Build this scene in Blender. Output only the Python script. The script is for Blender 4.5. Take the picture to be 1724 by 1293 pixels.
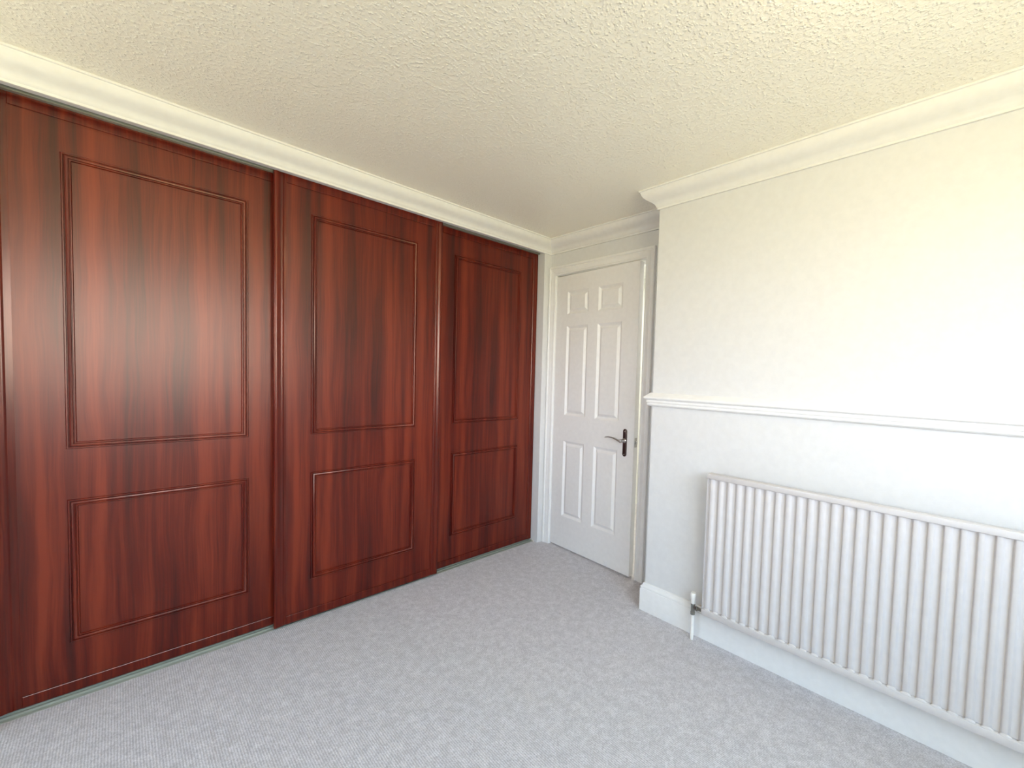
import bpy, bmesh, math
from mathutils import Vector, Matrix

# ------------------------------------------------------------------ clear
for o in list(bpy.data.objects):
    bpy.data.objects.remove(o, do_unlink=True)
scene = bpy.context.scene
COL = scene.collection

# ------------------------------------------------------------------ dimensions (metres)
YD, YR, XR = 2.1786, 1.9306, 1.1107        # door wall, radiator wall, return corner
ZC = 2.2552                                # ceiling
XW = 3.6                                   # window wall
YN = -1.10                                 # near wall, behind the camera
NIB_R, NIB_L = 2.1139, -0.300              # ends of the wardrobe opening
XF, XB = -0.0322, -0.0782                  # front and rear sliding door planes

# ------------------------------------------------------------------ camera
CX, CY, CZ = 2.3933, 0.0, 1.2707
yaw, pitch, roll = 0.7330, -0.0441, 0.0329
fwd = Vector((-math.sin(yaw)*math.cos(pitch), math.cos(yaw)*math.cos(pitch), math.sin(pitch)))
rt = Vector((math.cos(yaw), math.sin(yaw), 0)); up = rt.cross(fwd)
c_, s_ = math.cos(roll), math.sin(roll)
R_, U_ = c_*rt + s_*up, -s_*rt + c_*up
cam_d = bpy.data.cameras.new('camera')
cam = bpy.data.objects.new('camera', cam_d); COL.objects.link(cam)
M = Matrix((R_, U_, -fwd)).transposed().to_4x4(); M.translation = (CX, CY, CZ)
cam.matrix_world = M
cam_d.sensor_fit = 'HORIZONTAL'; cam_d.sensor_width = 36.0
cam_d.lens = 715.88*36.0/1724
cam_d.shift_x = -130.97/1724
cam_d.shift_y = 19.06/1724
cam_d.clip_start = 0.02
scene.camera = cam

# ------------------------------------------------------------------ world: blue-white sky above, sunlit ground below the horizon
SKY, SKY_STR = (0.42, 0.68, 1.0), 27.0
GROUND = (1.0, 0.90, 0.52)
world = bpy.data.worlds.new('world'); scene.world = world
world.use_nodes = True
nt = world.node_tree; nt.nodes.clear()
tc = nt.nodes.new('ShaderNodeTexCoord'); sp = nt.nodes.new('ShaderNodeSeparateXYZ')
cr = nt.nodes.new('ShaderNodeValToRGB'); bg = nt.nodes.new('ShaderNodeBackground'); wo = nt.nodes.new('ShaderNodeOutputWorld')
mp = nt.nodes.new('ShaderNodeMapRange'); mp.inputs[1].default_value = -1; mp.inputs[2].default_value = 1
nt.links.new(tc.outputs['Generated'], sp.inputs[0]); nt.links.new(sp.outputs[2], mp.inputs[0])
nt.links.new(mp.outputs[0], cr.inputs[0]); nt.links.new(cr.outputs[0], bg.inputs[0]); nt.links.new(bg.outputs[0], wo.inputs[0])
cr.color_ramp.elements[0].position = 0.47; cr.color_ramp.elements[0].color = (*[g*0.55 for g in GROUND], 1)
cr.color_ramp.elements[1].position = 0.53; cr.color_ramp.elements[1].color = (0.95, 0.95, 1.0, 1)
e = cr.color_ramp.elements.new(0.75); e.color = (*SKY, 1)
bg.inputs[1].default_value = SKY_STR

# window daylight is sampled through a portal
WR = 0.30      # depth of the window reveal
WY0, WY1, WZ0, WZ1 = -1.0, 1.20, 1.02, 2.10
VX0, VX1, VZ0, VZ1 = 0.25, 0.90, 1.05, 2.00      # smaller window in the near wall, added as fill light
pl = bpy.data.lights.new('window_portal', 'AREA'); pl.shape = 'RECTANGLE'
pl.size = WZ1-WZ0; pl.size_y = WY1-WY0; pl.cycles.is_portal = True
po = bpy.data.objects.new('window_portal', pl); COL.objects.link(po)
po.location = (XW+WR+0.005, (WY0+WY1)/2, (WZ0+WZ1)/2)
po.rotation_euler = (0, math.radians(90), 0)

pl2 = bpy.data.lights.new('fill_window_portal', 'AREA'); pl2.shape = 'RECTANGLE'  # portal for the added fill window
pl2.size = VX1-VX0; pl2.size_y = VZ1-VZ0; pl2.cycles.is_portal = True
po2 = bpy.data.objects.new('fill_window_portal', pl2); COL.objects.link(po2)
po2.location = ((VX0+VX1)/2, YN-WR-0.005, (VZ0+VZ1)/2)
po2.rotation_euler = (math.radians(90), 0, 0)

# hallway beyond the door
hl = bpy.data.lights.new('hall_light', 'AREA'); hl.size = 0.5; hl.energy = 20; hl.color = (1.0, 0.99, 0.96)
ho = bpy.data.objects.new('hall_light', hl); COL.objects.link(ho); ho.location = (0.5, 2.9, 2.2)

scene.view_settings.view_transform = 'Standard'
scene.view_settings.look = 'None'
scene.view_settings.gamma = 1.0
scene.view_settings.use_curve_mapping = False
scene.view_settings.exposure = -0.23
scene.cycles.use_denoising = True
scene.cycles.max_bounces = 14
scene.cycles.diffuse_bounces = 10
scene.cycles.glossy_bounces = 6
scene.cycles.sample_clamp_indirect = 6.0
scene.cycles.caustics_reflective = False

# ================================================================== helpers
def tag(o, label=None, cat=None, group=None, kind=None):
    if label: o['label'] = label
    if cat: o['category'] = cat
    if group: o['group'] = group
    if kind: o['kind'] = kind
    return o

def link_mesh(name, bm, mat, parent=None, smooth=False):
    bmesh.ops.remove_doubles(bm, verts=bm.verts[:], dist=1e-6)
    bmesh.ops.recalc_face_normals(bm, faces=bm.faces[:])
    me = bpy.data.meshes.new(name); bm.to_mesh(me); bm.free()
    if smooth:
        for p in me.polygons: p.use_smooth = True
        me.set_sharp_from_angle(angle=math.radians(38))
    me.materials.append(mat)
    o = bpy.data.objects.new(name, me); COL.objects.link(o)
    if parent: o.parent = parent
    return o

def empty(name, loc=(0, 0, 0), rz=0):
    o = bpy.data.objects.new(name, None); COL.objects.link(o)
    o.location = loc; o.rotation_euler = (0, 0, rz); o.empty_display_size = 0.1
    return o

def box(bm, x0, x1, y0, y1, z0, z1, bevel=0, seg=2):
    r = bmesh.ops.create_cube(bm, size=1)
    vs = r['verts']
    for v in vs:
        v.co = Vector(((x0+x1)/2 + v.co.x*(x1-x0), (y0+y1)/2 + v.co.y*(y1-y0), (z0+z1)/2 + v.co.z*(z1-z0)))
    if bevel:
        es = list({e for v in vs for e in v.link_edges})
        bmesh.ops.bevel(bm, geom=es, offset=bevel, segments=seg, profile=0.5, affect='EDGES')
    return bm

def tube(bm, pts, radii, seg=16, caps=True, squash=None):
    rings = []
    for i, p in enumerate(pts):
        p = Vector(p)
        a = Vector(pts[max(i-1, 0)]); b = Vector(pts[min(i+1, len(pts)-1)])
        d = (b-a).normalized()
        ref = Vector((0, 0, 1)) if abs(d.z) < 0.9 else Vector((0, 1, 0))
        u = d.cross(ref).normalized(); w = u.cross(d)
        r = radii[i] if isinstance(radii, (list, tuple)) else radii
        ru, rw = (r, r) if squash is None else (r*squash[0], r*squash[1])
        rings.append([bm.verts.new(p + u*ru*math.cos(t) + w*rw*math.sin(t)) for t in [2*math.pi*k/seg for k in range(seg)]])
    for A, B in zip(rings, rings[1:]):
        for k in range(seg):
            bm.faces.new((A[k], A[(k+1) % seg], B[(k+1) % seg], B[k]))
    if caps:
        bm.faces.new(rings[0]); bm.faces.new(rings[-1][::-1])
    return bm

def lathe(bm, prof, origin, axis='z', seg=24):
    rings = []
    o = Vector(origin)
    for r, h in prof:
        ring = []
        for k in range(seg):
            t = 2*math.pi*k/seg
            a, b = r*math.cos(t), r*math.sin(t)
            v = {'z': (a, b, h), 'y': (a, h, b), 'x': (h, a, b)}[axis]
            ring.append(bm.verts.new(o + Vector(v)))
        rings.append(ring)
    for A, B in zip(rings, rings[1:]):
        for k in range(seg):
            bm.faces.new((A[k], A[(k+1) % seg], B[(k+1) % seg], B[k]))
    bm.faces.new(rings[0][::-1]); bm.faces.new(rings[-1])
    return bm

def mitre_dirs(path, closed):
    """offset direction (into the room = left of travel reversed) at each vertex, scaled for mitres"""
    n = len(path); out = []
    def nrm(a, b):
        d = (Vector(b)-Vector(a)).normalized(); return Vector((d.y, -d.x))   # right of travel
    for i in range(n):
        ns = []
        if i > 0 or closed: ns.append(nrm(path[i-1], path[i]))
        if i < n-1 or closed: ns.append(nrm(path[i], path[(i+1) % n]))
        if len(ns) == 1: out.append(ns[0]); continue
        m = (ns[0]+ns[1]).normalized(); out.append(m/ m.dot(ns[0]))
    return out

def run_mesh(path, dirs, i, j, prof):
    """sweep a closed profile [(out,z)] from path vertex i to j"""
    bm = bmesh.new()
    A = [bm.verts.new((path[i][0]+dirs[i].x*o, path[i][1]+dirs[i].y*o, z)) for o, z in prof]
    B = [bm.verts.new((path[j][0]+dirs[j].x*o, path[j][1]+dirs[j].y*o, z)) for o, z in prof]
    n = len(prof)
    for k in range(n):
        bm.faces.new((A[k], A[(k+1) % n], B[(k+1) % n], B[k]))
    bm.faces.new(A[::-1]); bm.faces.new(B)
    return bm

# ================================================================== materials
def new_mat(name):
    m = bpy.data.materials.new(name); m.use_nodes = True
    nt = m.node_tree; b = nt.nodes['Principled BSDF']
    return m, nt, b

def tex_vec(nt, scale, loc=(0, 0, 0), rot=(0, 0, 0)):
    t = nt.nodes.new('ShaderNodeTexCoord'); mp = nt.nodes.new('ShaderNodeMapping')
    mp.inputs['Scale'].default_value = scale; mp.inputs['Location'].default_value = loc; mp.inputs['Rotation'].default_value = rot
    nt.links.new(t.outputs['Object'], mp.inputs[0]); return mp.outputs[0]

def noise(nt, vec, scale, detail=2, rough=0.5, dist=0.0):
    n = nt.nodes.new('ShaderNodeTexNoise'); n.inputs['Scale'].default_value = scale
    n.inputs['Detail'].default_value = detail; n.inputs['Roughness'].default_value = rough; n.inputs['Distortion'].default_value = dist
    nt.links.new(vec, n.inputs['Vector']); return n.outputs['Fac']

def ramp(nt, fac, stops):
    r = nt.nodes.new('ShaderNodeValToRGB'); nt.links.new(fac, r.inputs[0])
    el = r.color_ramp.elements
    while len(el) < len(stops): el.new(0.5)
    for e_, (p, c) in zip(el, stops):
        e_.position = p; e_.color = (*c, 1) if len(c) == 3 else c
    return r.outputs[0]

def math_n(nt, op, a, b=None):
    m = nt.nodes.new('ShaderNodeMath'); m.operation = op
    for i, x in enumerate((a, b)):
        if x is None: continue
        if isinstance(x, (int, float)): m.inputs[i].default_value = x
        else: nt.links.new(x, m.inputs[i])
    return m.outputs[0]

def bump(nt, b, h, strength, dist):
    n = nt.nodes.new('ShaderNodeBump'); n.inputs['Strength'].default_value = strength; n.inputs['Distance'].default_value = dist
    nt.links.new(h, n.inputs['Height']); nt.links.new(n.outputs[0], b.inputs['Normal'])

def plain(name, col, rough=0.5, metal=0.0, spec=0.5, bump_scale=None, bump_s=0.1):
    m, nt, b = new_mat(name)
    v = tex_vec(nt, (1, 1, 1))
    f = noise(nt, v, 35, 3)
    c = ramp(nt, f, [(0.3, tuple(x*0.975 for x in col)), (0.7, tuple(min(1, x*1.02) for x in col))])
    nt.links.new(c, b.inputs['Base Color'])
    b.inputs['Roughness'].default_value = rough; b.inputs['Metallic'].default_value = metal
    b.inputs['Specular IOR Level'].default_value = spec
    if bump_scale:
        bump(nt, b, noise(nt, v, bump_scale, 4), bump_s, 0.002)
    return m

MAT_WALL = plain('wall_paint', (0.68, 0.68, 0.675), 0.55, bump_scale=140, bump_s=0.10)
MAT_TRIM = plain('trim_gloss_paint', (0.80, 0.795, 0.78), 0.32, bump_scale=60, bump_s=0.03)
MAT_CORNICE = plain('cornice_paint', (0.77, 0.76, 0.73), 0.6)
MAT_DOOR = plain('door_white_paint', (0.80, 0.79, 0.775), 0.35, bump_scale=200, bump_s=0.03)
MAT_RAD = plain('radiator_enamel', (0.60, 0.57, 0.56), 0.28)
MAT_PLASTIC = plain('valve_plastic', (0.85, 0.83, 0.78), 0.35)
MAT_BRASS = plain('tarnished_valve_metal', (0.30, 0.30, 0.27), 0.35, metal=0.9)
MAT_CHROME = plain('brushed_chrome', (0.50, 0.48, 0.46), 0.28, metal=1.0)
MAT_BRONZE = plain('dark_bronze', (0.055, 0.028, 0.024), 0.28, metal=0.3)
MAT_TRACK = plain('aluminium_track', (0.36, 0.375, 0.32), 0.40, metal=0.5)
MAT_DARK = plain('wardrobe_inside', (0.12, 0.06, 0.045), 0.7)
MAT_HALL = plain('hall_paint', (0.84, 0.84, 0.79), 0.6)

def artex():
    m, nt, b = new_mat('stippled_ceiling_paint')
    b.inputs['Base Color'].default_value = (0.93, 0.89, 0.77, 1)
    b.inputs['Roughness'].default_value = 0.30
    v = tex_vec(nt, (1, 1, 1))
    vo = nt.nodes.new('ShaderNodeTexVoronoi'); vo.inputs['Scale'].default_value = 125; nt.links.new(v, vo.inputs['Vector'])
    blob = ramp(nt, vo.outputs['Distance'], [(0.08, (1, 1, 1)), (0.55, (0, 0, 0))])
    big = ramp(nt, noise(nt, v, 75, 3, 0.55), [(0.44, (0, 0, 0)), (0.66, (1, 1, 1))])
    h = math_n(nt, 'ADD', math_n(nt, 'MULTIPLY', blob, big), math_n(nt, 'MULTIPLY', big, 0.35))
    h = math_n(nt, 'ADD', h, math_n(nt, 'MULTIPLY', noise(nt, v, 9, 2, 0.5), 0.6))
    bump(nt, b, h, 0.55, 0.005)
    b.inputs['Specular IOR Level'].default_value = 0.65
    return m
MAT_CEIL = artex()

def carpet():
    m, nt, b = new_mat('grey_loop_carpet')
    v = tex_vec(nt, (1, 1, 1))
    # tufted rows running across the room
    rows = nt.nodes.new('ShaderNodeTexWave'); rows.wave_type = 'BANDS'; rows.bands_direction = 'Y'
    rows.inputs['Scale'].default_value = 45; rows.inputs['Distortion'].default_value = 1.6
    rows.inputs['Detail'].default_value = 2; rows.inputs['Detail Scale'].default_value = 4
    nt.links.new(v, rows.inputs['Vector'])
    vo = nt.nodes.new('ShaderNodeTexVoronoi'); vo.inputs['Scale'].default_value = 190; nt.links.new(v, vo.inputs['Vector'])
    fine = noise(nt, v, 420, 3, 0.7)
    blotch = noise(nt, v, 26, 5, 0.7)
    h = math_n(nt, 'ADD', math_n(nt, 'MULTIPLY', rows.outputs['Fac'], 0.35),
               math_n(nt, 'ADD', math_n(nt, 'MULTIPLY', math_n(nt, 'SUBTRACT', 1.0, vo.outputs['Distance']), 0.6), math_n(nt, 'MULTIPLY', fine, 0.5)))
    mix = math_n(nt, 'ADD', math_n(nt, 'MULTIPLY', h, 0.5), math_n(nt, 'MULTIPLY', blotch, 0.55))
    c = ramp(nt, mix, [(0.50, (0.46, 0.435, 0.445)), (0.72, (0.63, 0.60, 0.615)), (0.9, (0.80, 0.77, 0.785))])
    nt.links.new(c, b.inputs['Base Color'])
    b.inputs['Roughness'].default_value = 0.95; b.inputs['Specular IOR Level'].default_value = 0.15
    b.inputs['Sheen Weight'].default_value = 0.15
    bump(nt, b, h, 0.7, 0.004)
    return m
MAT_CARPET = carpet()

def wood(name, figure=1.0, base_shift=0.0):
    m, nt, b = new_mat(name)
    warp_v = tex_vec(nt, (1, 3.5, 1.1))
    warp = noise(nt, warp_v, 2.2, 2, 0.5)
    t = nt.nodes.new('ShaderNodeTexCoord'); s = nt.nodes.new('ShaderNodeSeparateXYZ'); nt.links.new(t.outputs['Object'], s.inputs[0])
    y = math_n(nt, 'ADD', s.outputs[1], math_n(nt, 'MULTIPLY', warp, 0.035))
    def vec(ys, zs, off=0.0):
        c = nt.nodes.new('ShaderNodeCombineXYZ')
        nt.links.new(math_n(nt, 'ADD', math_n(nt, 'MULTIPLY', y, ys), off), c.inputs[1])
        nt.links.new(math_n(nt, 'MULTIPLY', s.outputs[2], zs), c.inputs[2]); return c.outputs[0]
    broad = noise(nt, vec(11, 0.55, 3.7), 1.0, 2, 0.55)
    mid = noise(nt, vec(34, 1.0, 1.3), 1.0, 3, 0.6)
    fine = noise(nt, vec(170, 3.0), 1.0, 3, 0.7)
    f = math_n(nt, 'ADD', math_n(nt, 'MULTIPLY', broad, 0.55*figure), math_n(nt, 'ADD', math_n(nt, 'MULTIPLY', mid, 0.42), math_n(nt, 'MULTIPLY', fine, 0.22)))
    f = math_n(nt, 'ADD', f, base_shift - 0.02 + 0.55*0.5*(1-figure))
    c = ramp(nt, f, [(0.34, (0.014, 0.0015, 0.002)), (0.46, (0.042, 0.003, 0.003)), (0.56, (0.088, 0.006, 0.003)), (0.70, (0.165, 0.020, 0.007))])
    nt.links.new(c, b.inputs['Base Color'])
    b.inputs['Roughness'].default_value = 0.31
    b.inputs['Specular Tint'].default_value = (1.0, 0.80, 0.66, 1)
    b.inputs['Specular IOR Level'].default_value = 0.52
    bump(nt, b, fine, 0.05, 0.001)
    return m
MAT_WOOD = wood('mahogany_foil')
MAT_PROFILE = wood('mahogany_profile', 0.25, -0.01)
MAT_PROFILE.node_tree.nodes['Principled BSDF'].inputs['Roughness'].default_value = 0.23

# ================================================================== setting: floor, ceiling, walls
W = 0.12
def struct(name, bm, mat, label, cat, smooth=False):
    return tag(link_mesh(name, bm, mat, smooth=smooth), label, cat, kind='structure')

bm = bmesh.new(); box(bm, -.0435, XW, YN, YR, -0.06, 0); box(bm, -.0435, XR, YR, YD, -0.06, 0)
struct('floor', bm, MAT_CARPET, 'pale grey loop-pile fitted carpet covering the bedroom floor', 'floor')
bm = bmesh.new(); box(bm, -0.72, XW+WR, YN-WR, YD+W, ZC, ZC+0.1)
struct('ceiling', bm, MAT_CEIL, 'cream stippled textured ceiling', 'ceiling')

OPEN_X0, OPEN_X1, OPEN_Z = 0.0725, 0.8645, 2.0
bm = bmesh.new()
box(bm, -W, OPEN_X0-0.025, YD, YD+W, 0, ZC); box(bm, OPEN_X1+0.025, XR, YD, YD+W, 0, ZC)
box(bm, OPEN_X0-0.025, OPEN_X1+0.025, YD, YD+W, OPEN_Z+0.025, ZC)
struct('wall_back', bm, MAT_WALL, 'off-white wall in the recess around the white panelled door', 'wall')
bm = bmesh.new(); box(bm, XR, XW, YR, YR+0.1, 0, ZC); box(bm, XR, XR+0.1, YR+0.1, YD+W, 0, ZC)
struct('wall_right', bm, MAT_WALL, 'off-white wall with dado rail behind the radiator', 'wall')
bm = bmesh.new()
box(bm, -W, 0, NIB_R, YD, 0, ZC); box(bm, -W, 0, YN, NIB_L, 0, ZC); box(bm, -0.0265, 0, NIB_L, NIB_R, 2.166, ZC)
struct('wall_left', bm, MAT_WALL, 'narrow white wall strip framing the built-in wardrobe', 'wall')
bm = bmesh.new()
box(bm, XW, XW+WR, YN-WR, WY0, 0, ZC); box(bm, XW, XW+WR, WY1, YR+0.1, 0, ZC)
box(bm, XW, XW+WR, WY0, WY1, 0, WZ0); box(bm, XW, XW+WR, WY0, WY1, WZ1, ZC)
struct('wall_window', bm, MAT_WALL, 'off-white wall holding the window, outside the view to the right', 'wall')
bm = bmesh.new()
box(bm, -0.72, VX0, YN-WR, YN, 0, ZC); box(bm, VX1, XW, YN-WR, YN, 0, ZC); box(bm, VX0, VX1, YN-WR, YN, 0, VZ0); box(bm, VX0, VX1, YN-WR, YN, VZ1, ZC)
struct('wall_near', bm, MAT_WALL, 'off-white wall behind the camera', 'wall')

# windows (outside the view, they light the room; the small one is added fill)
m, ntg, b = new_mat('window_glass')
tr = ntg.nodes.new('ShaderNodeBsdfTransparent'); gl = ntg.nodes.new('ShaderNodeBsdfGlossy'); gl.inputs['Roughness'].default_value = 0.02
mx = ntg.nodes.new('ShaderNodeMixShader'); mx.inputs[0].default_value = 0.06
ntg.links.new(tr.outputs[0], mx.inputs[1]); ntg.links.new(gl.outputs[0], mx.inputs[2]); ntg.links.new(mx.outputs[0], ntg.nodes['Material Output'].inputs[0])
def window(name, label, loc, rz, hw, hh):
    wn = tag(empty(name, loc, rz), label, 'window', kind='structure')
    bm = bmesh.new()
    for y0, y1, z0, z1 in ((-hw, -hw+.06, 0, hh), (hw-.06, hw, 0, hh), (-hw+.06, hw-.06, 0, .06), (-hw+.06, hw-.06, hh-.06, hh), (-.03, .03, .06, hh-.06)):
        box(bm, -.03, .03, y0, y1, z0, z1)
    link_mesh('window_frame', bm, MAT_TRIM, wn)
    bm = bmesh.new(); box(bm, -WR+.01, -.03, -hw, hw, 0.0, 0.02, .004)
    link_mesh('window_sill', bm, MAT_TRIM, wn)
    for a0, a1 in ((-hw+.06, -.03), (.03, hw-.06)):
        bm = bmesh.new(); box(bm, -.004, .004, a0, a1, .06, hh-.06); link_mesh('pane', bm, m, wn)
window('window_1', 'wide white framed window beyond the radiator, outside the view', (XW+WR-.04, (WY0+WY1)/2, WZ0), 0, (WY1-WY0)/2, WZ1-WZ0)
window('fill_window', 'small white framed window added behind the camera as fill light, outside the view', ((VX0+VX1)/2, YN-WR+.04, VZ0), -math.pi/2, (VX1-VX0)/2, VZ1-VZ0)

# hallway seen through the slit beside the door
bm = bmesh.new()
box(bm, -.9, 1.25, YD+W+1.2, YD+W+1.3, 0, ZC); box(bm, -1.0, -.9, YD+W, YD+W+1.3, 0, ZC); box(bm, 1.25, 1.35, YD+W, YD+W+1.3, 0, ZC)
box(bm, -1.0, -W, YD+W-.02, YD+W, 0, ZC)
struct('wall_hall', bm, MAT_HALL, 'pale hallway wall glimpsed through the slit beside the door', 'wall')
bm = bmesh.new(); box(bm, -1.0, 1.35, YD+W, YD+W+1.3, -.06, 0); box(bm, OPEN_X0, OPEN_X1, YD, YD+W, -.06, 0)
struct('floor_hall', bm, MAT_CARPET, 'grey carpet continuing into the hallway behind the door', 'floor')
bm = bmesh.new(); box(bm, -1.0, 1.35, YD+W, YD+W+1.3, ZC, ZC+.06)
struct('ceiling_hall', bm, MAT_HALL, 'pale hallway ceiling behind the door', 'ceiling')

# ------------------------------------------------------------------ cornice, dado, skirting
PATH = [(0, YN), (0, YD), (XR, YD), (XR, YR), (XW, YR), (XW, YN)]
dirs = mitre_dirs(PATH, True)
P_, H_ = 0.0831, 0.0915
cprof = [(0, ZC), (P_, ZC), (P_, ZC-.007), (P_-.006, ZC-.0085), (P_-.008, ZC-.014), (P_-.0115, ZC-.024), (P_-.018, ZC-.034), (P_-.027, ZC-.0425),
         (P_-.039, ZC-.050), (P_-.050, ZC-.056), (P_-.060, ZC-.063), (P_-.067, ZC-.072), (P_-.071, ZC-.081), (P_-.0735, ZC-.0825), (P_-.0735, ZC-H_), (0, ZC-H_)]
clabels = ['cream moulded cornice running above the mahogany wardrobe doors', 'moulded cornice above the white door in the recess',
           'short hidden cornice return on the recess corner', 'moulded cornice along the top of the radiator wall',
           'moulded cornice above the window, outside the view', 'moulded cornice on the wall behind the camera']
for i in range(6):
    struct('trim_%d' % (i+1), run_mesh(PATH, dirs, i, (i+1) % 6, cprof), MAT_CORNICE, clabels[i], 'cornice', smooth=True)

SK = 0.1515
sprof = [(0, 0), (.0204, 0), (.0204, SK-.034), (.0185, SK-.030), (.0165, SK-.029), (.0165, SK-.026), (.0185, SK-.0245), (.0185, SK-.020), (.0165, SK-.0165),
         (.0125, SK-.014), (.010, SK-.0105), (.009, SK-.005), (.0075, SK-.001), (.005, SK), (0, SK)]
p2 = [(XR, YD), (XR, YR), (XW, YR), (XW, YN), (0, YN)]
d2 = mitre_dirs(p2, False)
names = ['baseboard_recess', 'baseboard_right', 'baseboard_window', 'baseboard_near']
labs = ['short white skirting return on the recess corner', 'white moulded skirting board below the radiator', 'white skirting board below the window, outside the view', 'white skirting board behind the camera']
for i in range(4):
    struct(names[i], run_mesh(p2, d2, i, i+1, sprof), MAT_TRIM, labs[i], 'skirting board', smooth=True)

ZT = 1.195
dprof = [(0, ZT), (.008, ZT), (.012, ZT-.003), (.020, ZT-.011), (.029, ZT-.018), (.0335, ZT-.021), (.0355, ZT-.026), (.034, ZT-.031), (.029, ZT-.0345), (.022, ZT-.036),
         (.0195, ZT-.039), (.0195, ZT-.042), (.0225, ZT-.044), (.0240, ZT-.048), (.0225, ZT-.052), (.017, ZT-.0535), (.017, ZT-.0565), (.0195, ZT-.059), (.0195, ZT-.064), (.016, ZT-.068), (.010, ZT-.0715), (0, ZT-.0725)]
p3 = [(XR, YR+.03), (XR, YR), (XW, YR)]
d3 = mitre_dirs(p3, False)
struct('trim_7', run_mesh(p3, d3, 1, 2, dprof), MAT_TRIM, 'white ridged dado rail on the wall above the radiator', 'dado rail', smooth=True)
struct('trim_8', run_mesh(p3, d3, 0, 1, dprof), MAT_TRIM, 'small dado rail return wrapping the recess corner', 'dado rail', smooth=True)

# ================================================================== wardrobe with three sliding doors
wr = tag(empty('wardrobe', (-0.05, (NIB_L+NIB_R)/2, 0)), 'built-in dark mahogany wardrobe with three sliding panelled doors along the left wall', 'wardrobe')
off = -Vector(wr.location)
def wpart(name, bm, mat, parent=None, smooth=False):
    return link_mesh(name, bm, mat, parent or wr, smooth)
bm = bmesh.new()
ox, oy = 0.05, -(NIB_L+NIB_R)/2
box(bm, -.70+ox, -.68+ox, NIB_L+.002+oy, NIB_R-.002+oy, 0, ZC-.002)
box(bm, -.68+ox, -W-.002+ox, NIB_L-.02+oy, NIB_L+oy, 0, ZC-.002); box(bm, -.68+ox, -W-.002+ox, NIB_R+oy, NIB_R+.02+oy, 0, ZC-.002)
box(bm, -.68+ox, -W+ox, NIB_L+oy, NIB_R+oy, -.02, 0.0)
wpart('carcass', bm, MAT_DARK)
# bottom track: twin channel
bm = bmesh.new()
prof = [(-.118, 0), (-.0435, 0), (-.0435, .0035), (-.046, .0035), (-.046, .002), (-.062, .002), (-.062, .009), (-.0645, .009), (-.0645, .002), (-.0855, .002), (-.0855, .009), (-.088, .009), (-.088, .002), (-.1155, .002), (-.1155, .010), (-.118, .010)]
A = [bm.verts.new((x+ox, NIB_L+.001+oy, z)) for x, z in prof]; B = [bm.verts.new((x+ox, NIB_R-.001+oy, z)) for x, z in prof]
for k in range(len(prof)):
    k2 = (k+1) % len(prof); bm.faces.new((A[k], A[k2], B[k2], B[k]))
bm.faces.new(A[::-1]); bm.faces.new(B)
wpart('bottom_track', bm, MAT_TRACK)['label'] = 'pale metal floor track'
bm = bmesh.new()
box(bm, -.118+ox, -.027+ox, NIB_L+.001+oy, NIB_R-.001+oy, 2.176, 2.186)
box(bm, -.0745+ox, -.0530+ox, NIB_L+.001+oy, NIB_R-.001+oy, 2.1655, 2.176)
wpart('top_track', bm, MAT_TRACK)

DW, DZ0, DZ1 = 0.8322, 0.0154, 2.172
def ring_mesh(y0, y1, z0, z1, prof):
    """picture-frame moulding on the x=0 plane, profile = [(inset, out)]"""
    bm = bmesh.new(); loops = []
    for ins, out in prof:
        loops.append([bm.verts.new((out, y, z)) for y, z in ((y0+ins, z0+ins), (y1-ins, z0+ins), (y1-ins, z1-ins), (y0+ins, z1-ins))])
    for A, B in zip(loops, loops[1:]):
        for k in range(4):
            bm.faces.new((A[k], A[(k+1) % 4], B[(k+1) % 4], B[k]))
    return bm
mould = [(0, -.001), (0, .0025), (.0020, .0055), (.0055, .0055), (.0070, .0018), (.0080, .0018), (.0100, .0085), (.0135, .0100), (.0175, .0080), (.0190, .0035), (.0200, .0035), (.0215, .0060), (.0240, .0060), (.026, .0020), (.026, -.001)]
def stile_mesh(y0, y1, handle):
    # rounded wrapped profile, seen in plan
    w = y1-y0
    pr = [(0, -.019), (0, .003), (.0015, .0065), (.005, .0088), (.010, .0092), (.016, .0075), (.022, .0048), (.027, .0040), (.031, .0046), (.0345, .0046), (.037, .003), (.0395, .0008), (w, .0008), (w, -.019)]
    if handle < 0: pr = [(w-a, b_) for a, b_ in pr][::-1]
    bm = bmesh.new()
    A = [bm.verts.new((b_, y0+a, DZ0)) for a, b_ in pr]; B = [bm.verts.new((b_, y0+a, DZ1)) for a, b_ in pr]
    for k in range(len(pr)):
        k2 = (k+1) % len(pr); bm.faces.new((A[k], A[k2], B[k2], B[k]))
    bm.faces.new(A[::-1]); bm.faces.new(B)
    return bm
SW_ = 0.048
meshes = {}
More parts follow.
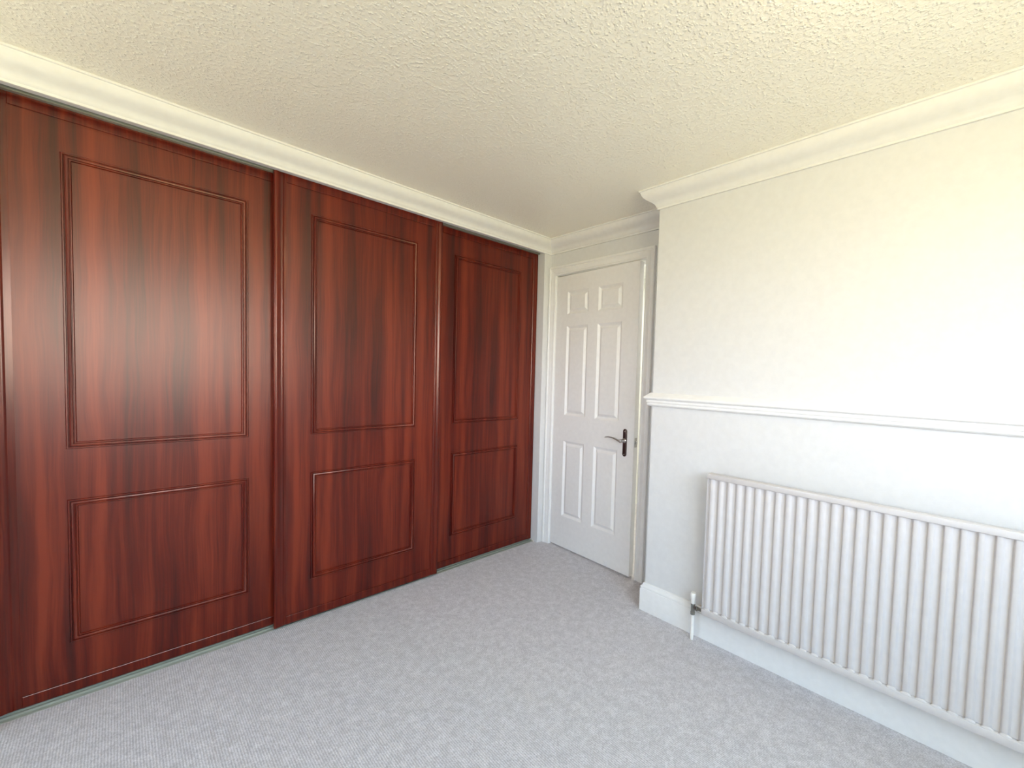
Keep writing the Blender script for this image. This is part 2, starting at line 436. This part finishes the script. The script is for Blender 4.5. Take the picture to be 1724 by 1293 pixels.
def make_sliding_door(x, y, ext=0.0):
    tagk = '@%g' % ext
    d = bpy.data.objects.new('sliding_door', None); COL.objects.link(d); d.parent = wr
    d.location = (x+ox, y+oy, 0)
    def sub(name, fn, mat, smooth=False):
        name += tagk if '#' in name else '#'+tagk
        if name not in meshes:
            o = link_mesh(name.split('#')[0], fn(), mat, d, smooth); meshes[name] = o.data
        else:
            o = bpy.data.objects.new(name.split('#')[0], meshes[name]); COL.objects.link(o); o.parent = d
        return o
    sub('board', lambda: box(bmesh.new(), -.016, -.001, SW_-.004-ext, DW-SW_+.004, DZ0+.03, DZ1-.03), MAT_WOOD)
    sub('stile', lambda: stile_mesh(-ext, SW_-ext*0.55, 1), MAT_PROFILE, True)
    sub('stile#r', lambda: stile_mesh(DW-SW_, DW, -1), MAT_PROFILE, True)
    def rail(z0, z1, top):
        bm = bmesh.new()
        box(bm, -.018, .0045, SW_-ext*0.55, DW-SW_, z0, z1, .0022, 2); return bm
    sub('rail', lambda: rail(DZ0, .056, False), MAT_PROFILE)
    sub('rail#t', lambda: rail(2.126, DZ1, True), MAT_PROFILE)
    sub('panel_moulding', lambda: ring_mesh(.150, .682, .940, 2.012, mould), MAT_WOOD, True)
    sub('panel_moulding#l', lambda: ring_mesh(.150, .682, .207, .750, mould), MAT_WOOD, True)
    return d
d = make_sliding_door(XB, -.2815, .018); d['label'] = 'nearest left door, behind the middle one'
d = make_sliding_door(XF, .4866); d['label'] = 'middle door, on the front track'
d = make_sliding_door(XB, NIB_R-.0005-DW); d['label'] = 'far door beside the white door frame'

# ================================================================== room door
dr = tag(empty('door_1', (OPEN_X0, YD, 0)), 'white six-panel door in the recess, slightly ajar, dark handle plate', 'door', kind='structure')
def P(x, y, z): return Vector((x-OPEN_X0, y-YD, z))
# lining
bm = bmesh.new(); bx = -OPEN_X0
box(bm, OPEN_X0-.025+bx, OPEN_X0+bx, 0, W, 0, OPEN_Z+.025); box(bm, OPEN_X1+bx, OPEN_X1+.025+bx, 0, W, 0, OPEN_Z+.025)
box(bm, OPEN_X0+bx, OPEN_X1+bx, 0, W, OPEN_Z, OPEN_Z+.025)
# stops
box(bm, OPEN_X0+bx, OPEN_X0+.012+bx, .05, .075, 0, OPEN_Z); box(bm, OPEN_X1-.012+bx, OPEN_X1+bx, .05, .075, 0, OPEN_Z)
box(bm, OPEN_X0+bx, OPEN_X1+bx, .05, .075, OPEN_Z-.012, OPEN_Z)
link_mesh('door_lining', bm, MAT_TRIM, dr)
# architrave, three mitred lengths; profile = (distance from inner edge, projection)
AW = 0.066
aprof = [(0, 0), (0, .012), (.003, .015), (.009, .016), (.013, .013), (.016, .0125), (.022, .0145), (.034, .018), (.040, .019), (.044, .0165), (.047, .0165), (.051, .021), (AW-.003, .021), (AW, .018), (AW, 0)]
XL, XRr, ZZ = OPEN_X0-.003, OPEN_X1+.004, OPEN_Z+.003
def arch(kind):
    bm = bmesh.new(); A = []; B = []
    for a, pz in aprof:
        if kind == 'l': A.append((XL-a, 0)); B.append((XL-a, ZZ+a))
        if kind == 'r': A.append((XRr+a, 0)); B.append((XRr+a, ZZ+a))
        if kind == 't': A.append((XL-a, ZZ+a)); B.append((XRr+a, ZZ+a))
    VA = [bm.verts.new((x-OPEN_X0, -p[1], z)) for (x, z), p in zip(A, aprof)]
    VB = [bm.verts.new((x-OPEN_X0, -p[1], z)) for (x, z), p in zip(B, aprof)]
    n = len(aprof)
    for k in range(n): bm.faces.new((VA[k], VA[(k+1) % n], VB[(k+1) % n], VB[k]))
    bm.faces.new(VA[::-1]); bm.faces.new(VB)
    return bm
for k in 'lrt': link_mesh('architrave', arch(k), MAT_TRIM, dr, True)

# leaf: local x along width, y = -front .. +back
TH = 0.040
LW, LH, T = 0.762, 1.979, 0.040
leaf_bm = bmesh.new()
xs = [0, .1145, .3265, .4185, .6315, LW]
zs = [0, .229, .787, .972, 1.617, 1.701, 1.865, LH]      # rails between
holes = [(i, j) for i in (1, 3) for j in (1, 3, 5)]
ZL = 0.012
grid = {}
def gv(i, j, y):
    k = (i, j, y)
    if k not in grid: grid[k] = leaf_bm.verts.new((xs[i], y, zs[j]+ZL))
    return grid[k]
for i in range(5):
    for j in range(7):
        for y in (0, T):
            if (i, j) in holes: continue
            leaf_bm.faces.new((gv(i, j, y), gv(i+1, j, y), gv(i+1, j+1, y), gv(i, j+1, y)))
for j in range(7):
    for i in (0, 5): leaf_bm.faces.new((gv(i, j, 0), gv(i, j+1, 0), gv(i, j+1, T), gv(i, j, T)))
for i in range(5):
    for j in (0, 7): leaf_bm.faces.new((gv(i, j, 0), gv(i+1, j, 0), gv(i+1, j, T), gv(i, j, T)))
leaf = link_mesh('door_leaf', leaf_bm, MAT_DOOR, dr)
ang = -0.0349
leaf.location = P(0.0755, 2.1788, 0); leaf.rotation_euler = (0, 0, ang)
pprof = [(0, 0), (.002, .001), (.0145, .0105), (.0185, .0118), (.022, .0105), (.0365, .0015), (.040, .001)]
for (i, j) in holes:
    x0, x1, z0, z1 = xs[i], xs[i+1], zs[j]+ZL, zs[j+1]+ZL
    bm = bmesh.new()
    for sgn, y0 in ((1, 0), (-1, T)):
        loops = []
        for ins, dep in pprof:
            loops.append([bm.verts.new((a, y0+sgn*dep, b_)) for a, b_ in ((x0+ins, z0+ins), (x1-ins, z0+ins), (x1-ins, z1-ins), (x0+ins, z1-ins))])
        for A, B in zip(loops, loops[1:]):
            for k in range(4): bm.faces.new((A[k], A[(k+1) % 4], B[(k+1) % 4], B[k]))
        bm.faces.new(loops[-1])
    link_mesh('raised_panel', bm, MAT_DOOR, leaf)
# handle set
hz, hxu = 0.858, 0.693
hnd = bpy.data.objects.new('door_handle', None); COL.objects.link(hnd); hnd.parent = dr
hnd.location = P(0.0755+hxu*math.cos(ang), 2.1788+hxu*math.sin(ang), hz); hnd.rotation_euler = (0, 0, ang)
hnd['label'] = 'lever handle on dark bronze plate'
bm = bmesh.new()
N = 12; hwid, hh2 = .0150, .088
out = [(hwid*math.cos(math.pi*k/N), hh2-hwid+hwid*math.sin(math.pi*k/N)) for k in range(N+1)] + [(-hwid*math.cos(math.pi*k/N), -hh2+hwid-hwid*math.sin(math.pi*k/N)) for k in range(N+1)]
def outline(sc, y): return [bm.verts.new((a*sc, y, b_*(1-(1-sc)*hwid/hh2))) for a, b_ in out]
L0, L1, L2 = outline(1, 0), outline(1, -.005), outline(.78, -.0075)
for A, B in ((L0, L1), (L1, L2)):
    for k in range(len(A)): bm.faces.new((A[k], A[(k+1) % len(A)], B[(k+1) % len(A)], B[k]))
bm.faces.new(L0); bm.faces.new(L2[::-1])
link_mesh('backplate', bm, MAT_BRONZE, hnd, True)['label'] = 'dark brown round-ended plate'
bm = bmesh.new()
lathe(bm, [(.0145, -.007), (.0150, -.012), (.0115, -.016), (.0105, -.040), (.0110, -.050), (.0085, -.056), (.004, -.058)], (0, 0, .014), 'y', 24)
lv = [(.006, -.048, .014), (-.010, -.050, .0145), (-.028, -.052, .0205), (-.050, -.052, .0265), (-.075, -.050, .0295), (-.100, -.048, .0290), (-.122, -.046, .0255), (-.134, -.045, .0215)]
tube(bm, lv, [.0085, .0095, .0088, .0078, .0068, .006, .0055, .0035], 14, squash=(1.0, .62))
link_mesh('lever', bm, MAT_CHROME, hnd, True)['label'] = 'curved brushed metal lever'
for z in (.072, -.074):
    bm = bmesh.new(); lathe(bm, [(.004, -.0070), (.0042, -.0082), (.003, -.0092)], (0, 0, z), 'y', 12)
    link_mesh('screw', bm, MAT_CHROME, hnd, True)
# latch plate on the leaf edge
bm = bmesh.new(); box(bm, LW, LW+.0015, .010, .032, .835, .895); box(bm, LW+.0015, LW+.010, .015, .027, .855, .875, .002)
link_mesh('latch', bm, MAT_CHROME, leaf)['label'] = 'metal latch on door edge'
# hinges
for z0, z1 in ((1.735, 1.812), (.262, .338)):
    bm = bmesh.new()
    lathe(bm, [(.0058, z0), (.0058, z1)], (-.0045+.0020, -.010, 0), 'z', 12)
    for q in range(5):
        zc = z0+(z1-z0)*(q+.5)/5
        lathe(bm, [(.0066, zc-.0062), (.0066, zc+.0062)], (-.0025, -.010, 0), 'z', 12)
    box(bm, -.0015, .0020, -.008, .024, z0, z1)
    link_mesh('hinge', bm, MAT_TRIM, dr, True)

# ================================================================== radiator
RX0, RX1, RZ0, RZ1, RY = 1.4945, 2.905, 0.1655, 0.838, 1.8356
rd = tag(empty('radiator', ((RX0+RX1)/2, YR, 0)), 'white ribbed steel panel radiator under the dado rail on the right wall', 'radiator')
rx, ry = -(RX0+RX1)/2, -YR
def rpart(name, bm, smooth=False, mat=MAT_RAD): return link_mesh(name, bm, mat, rd, smooth)
# corrugated front sheet
PITCH = 0.0419
prof = []
x = RX0+.008
prof.append((RX0+.002, RY+.010))
n = int((RX1-RX0-.012)/PITCH)
DEP = .0095
for k in range(n):
    x = RX0+.012+k*PITCH
    for a, d_ in ((0, DEP), (.0030, DEP*.12), (.0045, 0), (.0165, 0), (.0180, DEP*.10), (.0235, DEP*.86), (.0252, DEP*.97), (.0405, DEP)):
        prof.append((x+a, RY+.001+d_))
prof.append((RX1-.002, RY+.010))
bm = bmesh.new()
zz = [RZ0+.030, RZ0+.036, RZ0+.050, RZ1-.040, RZ1-.024]
flat = RY+.0095
rows = []
for q, z in enumerate(zz):
    t = [0.55, .9, 1, 1, 1][q]
    rows.append([bm.verts.new((a+rx, flat+(b_-flat)*t+ry, z)) for a, b_ in prof])
for A, B in zip(rows, rows[1:]):
    for k in range(len(A)-1): bm.faces.new((A[k], A[k+1], B[k+1], B[k]))
# back sheet closing the panel
bk = [(RX1-.002, RY+.026), (RX0+.002, RY+.026)]
C_ = [[bm.verts.new((a+rx, b_+ry, z)) for a, b_ in bk] for z in (zz[0], zz[-1])]
bm.faces.new((C_[0][0], C_[0][1], C_[1][1], C_[1][0]))
for (i_, j_) in ((0, 1), (-1, 0)):
    bm.faces.new([r[i_] for r in rows] + [C_[1][j_], C_[0][j_]])
rpart('ribbed_panel', bm, True)
bm = bmesh.new(); box(bm, RX0+rx, RX1+rx, RY-.004+ry, RY+.034+ry, RZ1-.023, RZ1, .003, 2)
rpart('top_cap', bm, True)
bm = bmesh.new(); box(bm, RX0+rx, RX1+rx, RY-.004+ry, RY+.030+ry, RZ0, RZ0+.029, .004, 2)
# scalloped upper lip where the pressed ribs run out
for k in range(n):
    x = RX0+.012+k*PITCH
    r = bmesh.ops.create_uvsphere(bm, u_segments=14, v_segments=8, radius=1)
    for v in r['verts']: v.co = Vector((x+.014+v.co.x*.0165+rx, RY+.0035+v.co.y*.0055+ry, RZ0+.0275+v.co.z*.010))
rpart('bottom_cap', bm, True)
for xa in (RX0, RX1-.002):
    bm = bmesh.new(); box(bm, xa+rx, xa+.002+rx, RY+.003+ry, RY+.032+ry, RZ0+.0292, RZ1-.0232)
    rpart('side_trim', bm)
# wall brackets
for xa in (RX0+.18, RX1-.18):
    bm = bmesh.new(); box(bm, xa-.015+rx, xa+.015+rx, RY+.0262+ry, ry+YR-.0012, RZ0+.10, RZ1-.10)
    rpart('wall_bracket', bm)
# valves with tails
for xv, side in ((1.4325, 1), (2*((RX0+RX1)/2)-1.4325, -1)):
    yv = 1.872
    bm = bmesh.new(); lathe(bm, [(.0075, 0), (.0082, .012), (.0088, .03), (.0088, .128)], (xv+rx, yv+ry, 0), 'z', 20)
    rpart('pipe_sleeve', bm, True, MAT_PLASTIC)['label'] = 'white plastic pipe sleeve'
    v = bmesh.new()
    lathe(v, [(.0085, .124), (.0115, .126), (.0115, .138), (.0098, .140), (.0098, .172), (.011, .173), (.011, .180)], (xv+rx, yv+ry, 0), 'z', 6 if 0 else 20)
    x_end = (RX0 if side > 0 else RX1)
    tube(v, [(xv+rx, yv+ry, .160), (x_end+side*.010+rx, RY+.016+ry, .175)], .0078, 16)
    tube(v, [(xv+side*.014+rx, yv+ry-.004, .1632), (xv+side*.030+rx, yv+ry-.0105, .1665)], .0108, 6)
    vo = rpart('valve', v, True, MAT_BRASS); vo['label'] = 'dull metal angle valve'
    bm = bmesh.new()
    lathe(bm, [(.0095, .178), (.0115, .181), (.0120, .200), (.0132, .203), (.0150, .219), (.0148, .229), (.0125, .233), (.004, .2345)], (xv+rx, yv+ry, 0), 'z', 10)
    co = link_mesh('valve_cap', bm, MAT_PLASTIC, vo, True); co['label'] = 'cream plastic cap'

# ================================================================== ceiling lamp just above the frame
LX, LY = 2.19, 1.02
cl = tag(empty('ceiling_light', (LX, LY, ZC)), 'lit flush ceiling light whose glow shows at the top edge', 'ceiling light')
bm = bmesh.new(); lathe(bm, [(.065, -.0), (.070, -.008), (.060, -.020)], (0, 0, 0), 'z', 32)
link_mesh('base', bm, MAT_TRIM, cl, True)
m, ntl, b = new_mat('lit_opal_glass')
b.inputs['Base Color'].default_value = (.9, .87, .8, 1)
b.inputs['Emission Color'].default_value = (1.0, .80, .52, 1); b.inputs['Emission Strength'].default_value = 55
bm = bmesh.new(); lathe(bm, [(.052, -.0202), (.055, -.035), (.050, -.055), (.035, -.072), (.012, -.080)], (0, 0, 0), 'z', 32)
link_mesh('shade', bm, m, cl, True)
